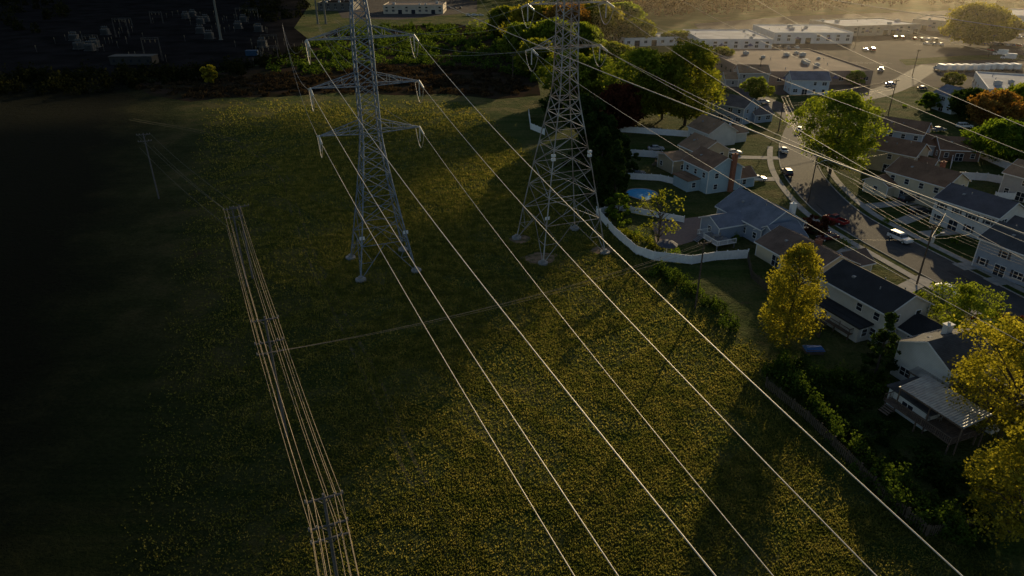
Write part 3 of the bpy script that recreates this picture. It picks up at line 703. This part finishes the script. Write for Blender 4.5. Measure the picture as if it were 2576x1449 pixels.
for x0,y0,n,dx,dy,a in [(2300,100,4,17,1,1.5),(2330,112,4,18,1,1.5),(2455,110,9,15,1,1.5),(2490,128,2,17,1,1.5),(1830,150,2,20,0,.2),(2160,128,3,17,0,1.5),(2560,95,3,16,1,1.5),(1120,22,5,13,0,1.5),(1180,40,3,15,0,.3),(1960,122,3,22,0,1.5),(2250,98,2,18,0,1.4)]:
    for i in range(n):
        if rr.random()<.1: continue
        vehicle(rr.choice(['sedan','suv','sedan']),rr.choice(cols),U(x0+dx*i,y0+dy*i),a+rr.uniform(-.06,.06))
# ------------------------------------------------------------------ trees
LY=leafmat('yellow_green_leaves',(.24,.23,.03),(.48,.42,.07),.6,(1.3,1.25,.6))
LB=leafmat('lime_green_leaves',(.15,.21,.03),(.34,.37,.06),.6,(1.35,1.3,.6))
LG=leafmat('bright_green_leaves',(.09,.16,.022),(.22,.30,.045),.58)
LD=leafmat('dark_green_leaves',(.028,.055,.016),(.065,.10,.026),.4)
LO=leafmat('orange_leaves',(.26,.16,.05),(.36,.26,.07),.5,(1.5,1.15,.6))
LR=leafmat('red_brown_leaves',(.08,.03,.02),(.12,.05,.025),.4,(1.5,1,.7))
LM=leafmat('mixed_green_leaves',(.13,.17,.025),(.33,.32,.05),.58)
bark=pm('tree_bark',(.09,.07,.055),(.05,.04,.032),3,.95,.5,8)
def crown_pts(rng,shape,h,w_,cb,ncl,per):
    C=[]
    lob=rng.random(5)*6.28
    for _ in range(ncl):
        u=rng.random()
        if shape=='cone': R=(1-u)**.8+.05
        elif shape=='tall': R=max(.12,(math.sin(math.pi*min(1,u*.85+.12))**.7)*(1-.45*u))
        else: R=math.sqrt(max(0,1-(2*u-1)**2))**.85
        th=rng.random()*6.283
        q=1+.18*math.sin(2*th+lob[0])+.15*math.sin(3*th+lob[1]+4*u)+.16*math.sin(8*u+lob[2])
        r=R*math.sqrt(.10+.90*rng.random())*q*w_/2
        z=cb+(h-cb)*u; C.append((r*math.cos(th),r*math.sin(th),z))
    C=np.array(C); rad=w_*(.085 if shape!='cone' else .06)
    k=(per*(.5+rng.random(len(C)))).astype(int)
    out=np.repeat(C,k,axis=0); n=len(out); cr=np.repeat(rad*(.7+.7*rng.random(len(C))),k)[:,None]
    d=rng.normal(size=(n,3)); d/=np.linalg.norm(d,axis=1)[:,None]; out=out+d*cr*(rng.random((n,1))**.5)*np.array([1.15,1.15,.8])
    return C,out
def tree(name,shape,px,py,ty,wpx,mat,leaf=.34,dens=1.0,bare=False):
    b=U(px,py)
    h=max(2,hgt(px,py,ty)); w_=wpx*depth(b)/F
    seed=random.randrange(10**6); rng=np.random.default_rng(seed)
    cb={'cone':.6,'tall':h*.12,'round':h*.13,'low':.3}[shape]
    ncl=int(max(40,min(340,160*(w_/9)*(h/13)))*dens); per=60
    sz=leaf*max(.8,depth(b)/130)
    if depth(b)>220: per=48
    if bare: ncl=60
    C,L=crown_pts(rng,shape,h*.97,w_,cb,ncl,per)
    e=empty(name,b,random.random()*6)
    m=MB(); tr=max(.12,h*.02)
    pts=[Vector((math.sin(k*1.3+seed)*.15*k*.3,math.cos(k*1.7+seed)*.15*k*.3,h*.85*k/5-.1*(k==0))) for k in range(6)]
    for k in range(5): m.beam(pts[k],pts[k+1],tr*(1-k*.18),tr*(1-(k+1)*.18),8)
    idx=rng.choice(len(C),min(len(C),40 if shape!='cone' else 12),replace=False)
    for i in idx:
        c=Vector(C[i]); z=max(h*.1,c.z-(Vector((c.x,c.y,0)).length)*.75); t=min(4.99,z/(h*.85)*5); a=pts[int(t)].lerp(pts[int(t)+1],t-int(t))
        mid=a.lerp(c,.5)+Vector((0,0,.12*(c-a).length)); m.beam(a,mid,tr*.32,tr*.2,5); m.beam(mid,c,tr*.2,tr*.07,5)
    m.obj('trunk',bark,e)
    if bare: L=L[rng.random(len(L))<.22]
    me=npmesh('crown',leaves(L,sz,rng),4,mat); link(bpy.data.objects.new('crown',me),e)
for a in [('yellow_leaf_tree','tall',1972,868,612,185,LY),('yellow_leaf_tree','tall',2540,1335,1030,310,LY),('yellow_leaf_tree','round',2515,1100,815,300,LY),
 ('green_maple_tree','round',2398,850,722,180,LB),('conifer_tree','cone',2200,945,785,115,LD),('street_maple_tree','round',2087,437,235,195,LB),
 ('maple_tree','round',1605,305,125,170,LB),('maple_tree','round',1722,315,105,170,LM),('maple_tree','round',1665,300,135,150,LM),('red_maple_tree','round',1555,330,215,120,LR),
 ('deciduous_tree','round',1430,255,130,120,LB),('deciduous_tree','round',1495,250,140,100,LB),('conifer_tree','round',1470,340,240,110,LD),
 ('conifer_tree','cone',1480,420,285,100,LD),('conifer_tree','cone',1512,465,318,95,LD),('conifer_tree','cone',1545,505,350,95,LD),('conifer_tree','cone',1500,510,395,85,LD),('conifer_tree','cone',1565,440,340,80,LD),('conifer_tree','cone',1530,400,290,90,LD),
 ('deciduous_tree','round',1345,112,8,120,LY),('orange_leaf_tree','round',1425,118,12,130,LO),('deciduous_tree','round',1500,108,5,120,LY),('deciduous_tree','round',1560,92,8,100,LB),('deciduous_tree','round',1390,150,50,120,LB),('deciduous_tree','round',1600,110,50,90,LM),
 ('deciduous_tree','round',1310,150,60,100,LB),('deciduous_tree','round',1350,190,100,100,LM),('deciduous_tree','round',1460,140,60,100,LB),('deciduous_tree','round',1270,90,20,90,LM),('deciduous_tree','round',1540,200,110,110,LM),
 ('green_tree','round',2428,300,225,95,LD),('orange_leaf_tree','round',2492,325,230,110,LO),('green_tree','round',2505,410,305,135,LG),('green_tree','round',2565,425,320,90,LG),('green_tree','round',2560,300,215,110,LB),
 ('yellow_leaf_tree','round',2440,115,12,130,LY),('yellow_leaf_tree','round',2515,108,40,80,LY),('small_tree','round',1900,248,195,66,LB),('garden_tree','round',1655,610,480,120,LM),
 ('ornamental_red_tree','low',2052,590,545,75,LR),('red_leaf_tree','round',2497,850,785,80,LR),('small_tree','round',533,212,165,38,LY),('garden_tree','low',1555,545,490,70,LG),
 ('small_tree','round',2560,860,800,60,LR),('small_tree','round',1400,300,225,70,LD),('small_tree','round',2395,215,185,50,LM),('small_tree','round',1815,165,120,60,LM),('small_tree','round',1700,110,80,70,LM),('small_tree','round',2150,215,180,45,LG),('small_tree','round',2330,275,235,50,LG),('small_tree','round',1760,180,130,60,LM)]:
    tree(*a,bare=(a[2]==1655))
def bushes(name,items,mat,leaf=.25,per=150):
    rng=np.random.default_rng(len(items)+int(abs(items[0][0].x)*10)%1000); out=[]
    for c,r_,h in items:
        n=int(per*(.6+.8*rng.random())); d=rng.normal(size=(n,3)); d/=np.linalg.norm(d,axis=1)[:,None]; d[:,2]=np.abs(d[:,2])
        q=(.55+.45*rng.random(n))[:,None]*(1+.25*np.sin(d[:,:1]*5+c.x)+.2*np.sin(d[:,1:2]*6))
        out.append(np.array([c.x,c.y,.05])+d*q*np.array([r_,r_,h]))
    L=np.concatenate(out); me=npmesh(name,leaves(L,np.full(len(L),leaf),rng),4,mat); return link(bpy.data.objects.new(name,me))
def inpoly(x,y,poly):
    c=False;j=len(poly)-1
    for i in range(len(poly)):
        xi,yi=poly[i];xj,yj=poly[j]
        if (yi>y)!=(yj>y) and x<(xj-xi)*(y-yi)/(yj-yi)+xi:c=not c
        j=i
    return c
def scatter(pxpoly,n,rr):
    P_=[tuple(U(*p).xy) for p in pxpoly]; xs=[p[0] for p in P_];ys=[p[1] for p in P_]; o=[]
    while len(o)<n:
        x=rr.uniform(min(xs),max(xs)); y=rr.uniform(min(ys),max(ys))
        if inpoly(x,y,P_): o.append(Vector((x,y,0)))
    return o
rr=random.Random(3)
def line_bush(pts,n,jit,r0,r1,h0,h1):
    P_=[U(*p) for p in pts]; o=[]
    for i in range(n):
        t=rr.random()*(len(P_)-1); k=int(t); c=P_[k].lerp(P_[k+1],t-k)+Vector((rr.uniform(-jit,jit),rr.uniform(-jit,jit),0)); o.append((c,rr.uniform(r0,r1),rr.uniform(h0,h1)))
    return o
LH=leafmat('hedge_leaves',(.05,.09,.018),(.12,.17,.03),.45)
bushes('hedge_shrubs',line_bush([(1935,925),(2020,1010),(2110,1100),(2200,1200),(2300,1290),(2420,1370)],60,1.3,.7,1.6,1.2,3.0),LH,.26,300)
bushes('hedge_shrubs',line_bush([(1650,680),(1720,720),(1780,770),(1850,830)],26,1.6,.6,1.5,.8,2.4),LH,.24,260)
bushes('hedge_shrubs',line_bush([(1950,920),(2080,960),(2220,980)],30,2.2,.7,1.6,1,2.6),LH,.26,260)
bushes('undergrowth',[(c,rr.uniform(.7,1.8),rr.uniform(.5,1.6)) for c in scatter([(1960,950),(2230,960),(2250,1110),(2420,1180),(2500,1380),(2350,1330),(2100,1110)],70,rr)],LD,.28,200)
bushes('hedge_shrubs',line_bush([(1520,555),(1580,600),(1640,620)],18,1.6,.5,1.1,.5,1.5),LM,.22,200)
bushes('round_bush',[(U(2125,622),1.1,1.7)],LG,.2,500); bushes('round_bush',[(U(2152,642),.9,1.3)],LG,.2,400)
bushes('garden_shrubs',[(U(x,y),rr.uniform(.6,1.1),rr.uniform(.7,1.5)) for x,y in [(1885,330),(1870,310),(2230,560),(2310,490),(2360,590),(2400,610),(2240,420),(2255,440),(2150,300),(2470,620),(1870,285),(2190,270),(2275,268),(2340,290),(2300,830),(2330,860),(2250,900),(1700,640),(1850,600),(1580,560),(1600,590),(1560,570),(2040,700),(2560,620)]],LG,.25,220)
sc1=[(c,rr.uniform(1.5,4),rr.uniform(1.2,3.8)) for c in scatter([(600,180),(720,145),(870,75),(1130,62),(1330,95),(1360,215),(1240,175),(1000,160),(800,190)],480,rr)]
bushes('scrub_bushes',sc1,LH,.8,90)
sc1=[(c,rr.uniform(1.2,3.5),rr.uniform(.6,1.8)) for c in scatter([(340,225),(560,195),(800,180),(1000,165),(1250,175),(1360,230),(1250,245),(1000,232),(700,240),(480,250)],420,rr)]
bushes('brown_scrub_bushes',sc1,leafmat('brown_scrub',(.045,.032,.02),(.075,.055,.03),.3,(1.2,1.1,.8)),.7,60)
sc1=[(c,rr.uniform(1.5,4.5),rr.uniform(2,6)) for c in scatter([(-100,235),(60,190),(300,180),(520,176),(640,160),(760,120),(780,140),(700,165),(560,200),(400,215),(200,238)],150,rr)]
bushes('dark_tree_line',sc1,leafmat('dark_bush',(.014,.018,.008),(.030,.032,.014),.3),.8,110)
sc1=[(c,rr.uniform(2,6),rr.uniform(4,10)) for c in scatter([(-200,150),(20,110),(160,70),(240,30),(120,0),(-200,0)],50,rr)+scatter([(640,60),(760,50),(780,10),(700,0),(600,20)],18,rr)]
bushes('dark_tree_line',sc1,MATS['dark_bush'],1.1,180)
sc1=[(c,rr.uniform(1.5,4),rr.uniform(1.5,4.5)) for c in scatter([(1180,60),(1330,60),(1560,115),(1500,150),(1420,170),(1330,120)],120,rr)]
bushes('scrub_bushes',sc1,LB,.8,90)
def woods(name,poly,n,mat,h0,h1,per=70,leaf=1.5):
    rng=np.random.default_rng(n); out=[]
    for c in scatter(poly,n,rr):
        h=rr.uniform(h0,h1); r_=h*.28; d=rng.normal(size=(per,3)); d/=np.linalg.norm(d,axis=1)[:,None]
        q=(.6+.4*rng.random(per))[:,None]; out.append(np.array([c.x,c.y,h*.58])+d*q*np.array([r_,r_,h*.42]))
    L=np.concatenate(out); me=npmesh(name,leaves(L,np.full(len(L),leaf),rng),4,mat); return link(bpy.data.objects.new(name,me))
WD=leafmat('distant_woods_leaves',(.05,.045,.02),(.11,.08,.03),.45)
WD2=leafmat('distant_woods_brown',(.06,.04,.025),(.10,.065,.035),.4)
woods('distant_woods',[(1560,62),(1720,52),(2060,38),(2280,22),(2300,-45),(1500,-45)],1300,WD2,12,18)
woods('distant_woods',[(2200,-20),(3300,-30),(3300,-100),(1200,-100),(1400,-25)],900,WD,14,20,50,2.2)
woods('distant_woods',[(-600,-15),(900,-15),(1300,-20),(1300,-100),(-900,-100)],500,leafmat('dark_woods',(.012,.014,.008),(.02,.022,.01),.2),13,18,50,2.4)
woods('distant_woods',[(2330,20),(2500,14),(2800,12),(2800,-20),(2300,-20)],160,WD,9,13,70,1.3)
woods('distant_woods',[(1180,12),(1540,8),(1560,-30),(1150,-30)],300,LM,12,18,90,1.3)
# ------------------------------------------------------------------ substation
ss=empty('electrical_substation',U(350,110)); o=ss.location.copy(); m=MB(); t_=MB(); cc=MB(); dk=pm('dark_steel',(.10,.095,.09),(.05,.048,.046),1,.7,spec=.1)
rr=random.Random(21)
for k_ in range(24):
    p=U(rr.uniform(150,690),rr.uniform(28,160))-o
    if rr.random()<.55:
        h=rr.choice((6,8,11)); Wd=rr.choice((8,12,16)); tt=rr.uniform(-.3,.3); cx_,sx_=math.cos(tt),math.sin(tt)
        def Q(a,z,q=0): return (p.x+a*cx_-q*sx_,p.y+a*sx_+q*cx_,z)
        for s in(-1,1):
            m.beam(Q(s*Wd/2-.4,0),Q(s*Wd/2,h),.1); m.beam(Q(s*Wd/2+.4,0),Q(s*Wd/2,h),.1)
            for k in range(5): m.beam(Q(s*Wd/2-.35+.07*k,k*h/6),Q(s*Wd/2+.3-.05*k,(k+1)*h/6),.05)
        for z in(h,h-.8): m.beam(Q(-Wd/2,z),Q(Wd/2,z),.09)
        for k in range(8): m.beam(Q(-Wd/2+k*Wd/8,h-.8*(k%2)),Q(-Wd/2+(k+1)*Wd/8,h-.8*((k+1)%2)),.05)
        for k in(-.3,0,.3): cc.cyl(Q(Wd*k,h-2.2),.13,1.3,8)
    else:
        x,y=p.x,p.y
        t_.box((x,y,1.9),(4.5,3,3.2)); t_.box((x,y,.15),(5.5,4,.3)); t_.beam((x-1.8,y,4.4),(x+1.8,y,4.4),.5,.5,12)
        for k in range(6): t_.box((x-1.8+k*.7,y-1.9,1.7),(.25,.7,2.4))
        for k in(-1.2,0,1.2): cc.cyl((x+k,y+.6,3.5),.16,1.6,8)
    for k in range(rr.randint(2,6)):
        x,y=p.x+rr.uniform(-16,16),p.y+rr.uniform(-14,14); m.beam((x,y,0),(x,y,2.4),.1); cc.cyl((x,y,2.4),.16,1.1,8)
m.obj('gantries',dk,ss); t_.obj('transformers',pm('transformer_paint',(.06,.065,.07)),ss); cc.obj('bushings',pm('dull_insulator',(.26,.20,.12),(.14,.11,.07)),ss)
for px,py,h in((556,100,40),(800,60,32),(820,60,32)):
    e=empty('steel_monopole',U(px,py)); m=MB(); m.beam((0,0,0),(0,0,h),.75,.35,14)
    for z in(h-3,h-8,h-13): m.beam((-4,0,z+.6),(0,0,z),.15,.2,6); m.beam((4,0,z+.6),(0,0,z),.15,.2,6)
    m.cyl((0,0,-.1),1.2,.4,16); m.obj('shaft_and_arms',pm('monopole_steel',(.16,.16,.14),(.12,.12,.11)),e)
e=empty('storage_container',U(635,140),.05); m=MB(); m.box((0,0,1.4),(6,2.4,2.6))
for k in range(20): m.box((-2.85+k*.3,-1.22,1.4),(.12,.06,2.3))
m.obj('container_body',pm('blue_container',(.03,.07,.13),(.02,.05,.1)),e)
e=empty('control_building',U(340,160),.03); m=MB(); m.box((0,0,1.8),(20,7,3.6)); m.box((0,0,3.75),(20.6,7.6,.3)); 
for k in range(5): m.box((-8+k*4,-3.52,1.8),(1,.1,1.2),0,1)
m.obj('block_walls',[pm('dark_block_wall',(.03,.03,.03)),glass],e)
# ------------------------------------------------------------------ grass tufts
def tufts(name,n,mat):
    rng=np.random.default_rng(4); X_=[];tot=0
    while tot<n:
        y=np.exp(rng.uniform(np.log(30),np.log(270),n)); x=rng.uniform(-120,60,n)
        left=x-(-8-.36*y); right=(62-.30*y)-x
        pr=np.clip((left+14)/40,0,1)*np.clip((right+2)/6,0,1)*np.clip((265-y)/110,0,1)
        pr*=.35+.65*(np.sin(x*.23+np.sin(y*.17)*2)*np.sin(y*.21+np.sin(x*.13)*2)>-.25)
        k=rng.random(n)<pr
        for c,q in DP: k&=((x-c.x)**2+(y-c.y)**2)>q*q
        X_.append(np.stack([x[k],y[k]],1)); tot+=k.sum()
    Q=np.concatenate(X_)[:n]; sz=.11+.17*rng.random(n)**2; sz*=(1+np.maximum(0,Q[:,1]-70)/160)
    th=rng.random(n)*6.283; wv=np.stack([np.cos(th),np.sin(th),np.zeros(n)],1)*(sz*.5)[:,None]
    base=np.stack([Q[:,0],Q[:,1],np.zeros(n)],1); ln=rng.normal(size=(n,3))*.35; ln[:,2]=1
    V=np.empty((n,3,3)); V[:,0]=base-wv;V[:,1]=base+wv;V[:,2]=base+ln*sz[:,None]
    me=npmesh(name,V.reshape(-1,3),3,mat); return link(bpy.data.objects.new(name,me))
tufts('grass',620000,leafmat('grass_blades',(.11,.14,.038),(.27,.25,.085),.62,(1.4,1.2,.7),.8))
# ------------------------------------------------------------------ added unseen overhead sheet, cut to shade the west and middle of the field
HC=230.0; ofs=S*(HC/S.z); st=6.0
m=MB(); idx={}
def nz(x,y): return math.sin(x*.021+1.3*math.sin(y*.017))+.6*math.sin(y*.043+x*.031)+.4*math.sin(x*.09-y*.07)
def nf(x,y): return math.sin(x*.23+1.2*math.sin(y*.19))+.7*math.sin(y*.31+x*.17)+.5*math.sin(x*.55-y*.47)
def vid(i,j):
    if (i,j) not in idx:
        x,y=i*st,j*st; idx[(i,j)]=len(m.v); m.v.append((x+ofs.x+1.2*nf(y,x),y+ofs.y+1.2*nf(x,y),HC+.8*nz(x*2,y*2)))
    return idx[(i,j)]
def shaded(x,y):
    if y<36: return False
    w_=1.6*nf(x,y)
    if 228+3*nz(x*2,y)<y<264+3*nz(y,x): return False
    if y<112: return x<np.interp(y,[34,60,70,82,97,112],[-27,-21,-14.5,-6,2,12])+w_
    if y<232:
        if ((x+14)/15)**2+((y-162)/15)**2<1+.2*nf(x,y): return False
        if ((x+36)/11)**2+((y-126)/6)**2<1+.2*nf(x,y): return False
        return x<34-.2*y+w_*1.5
    return x< -14-.30*y+4*nz(x,y)
for i in range(-140,10):
    for j in range(5,190):
        if shaded(i*st,j*st):
            m.f.append((vid(i,j),vid(i+1,j),vid(i+1,j+1),vid(i,j+1))); m.m.append(0)
m.obj('added_shade_sheet',pm('shade_sheet_white',(.8,.8,.8),(.7,.7,.7),.01,1),smooth=True)
# ------------------------------------------------------------------ haze
hz=MB()
hz.hexa([(30,240,1),(1300,240,1),(1700,1450,1),(120,1450,1)],[(30,240,88),(1300,240,88),(1700,1450,88),(120,1450,88)]); ho=hz.obj('haze',None)
mt,nt,out=newmat('haze_volume'); vs=N(nt,'ShaderNodeVolumeScatter'); vs.inputs['Density'].default_value=.00013; vs.inputs['Anisotropy'].default_value=.78; vs.inputs['Color'].default_value=(1,.9,.75,1)
nt.links.new(vs.outputs[0],out.inputs['Volume']); ho.data.materials.clear(); ho.data.materials.append(mt)
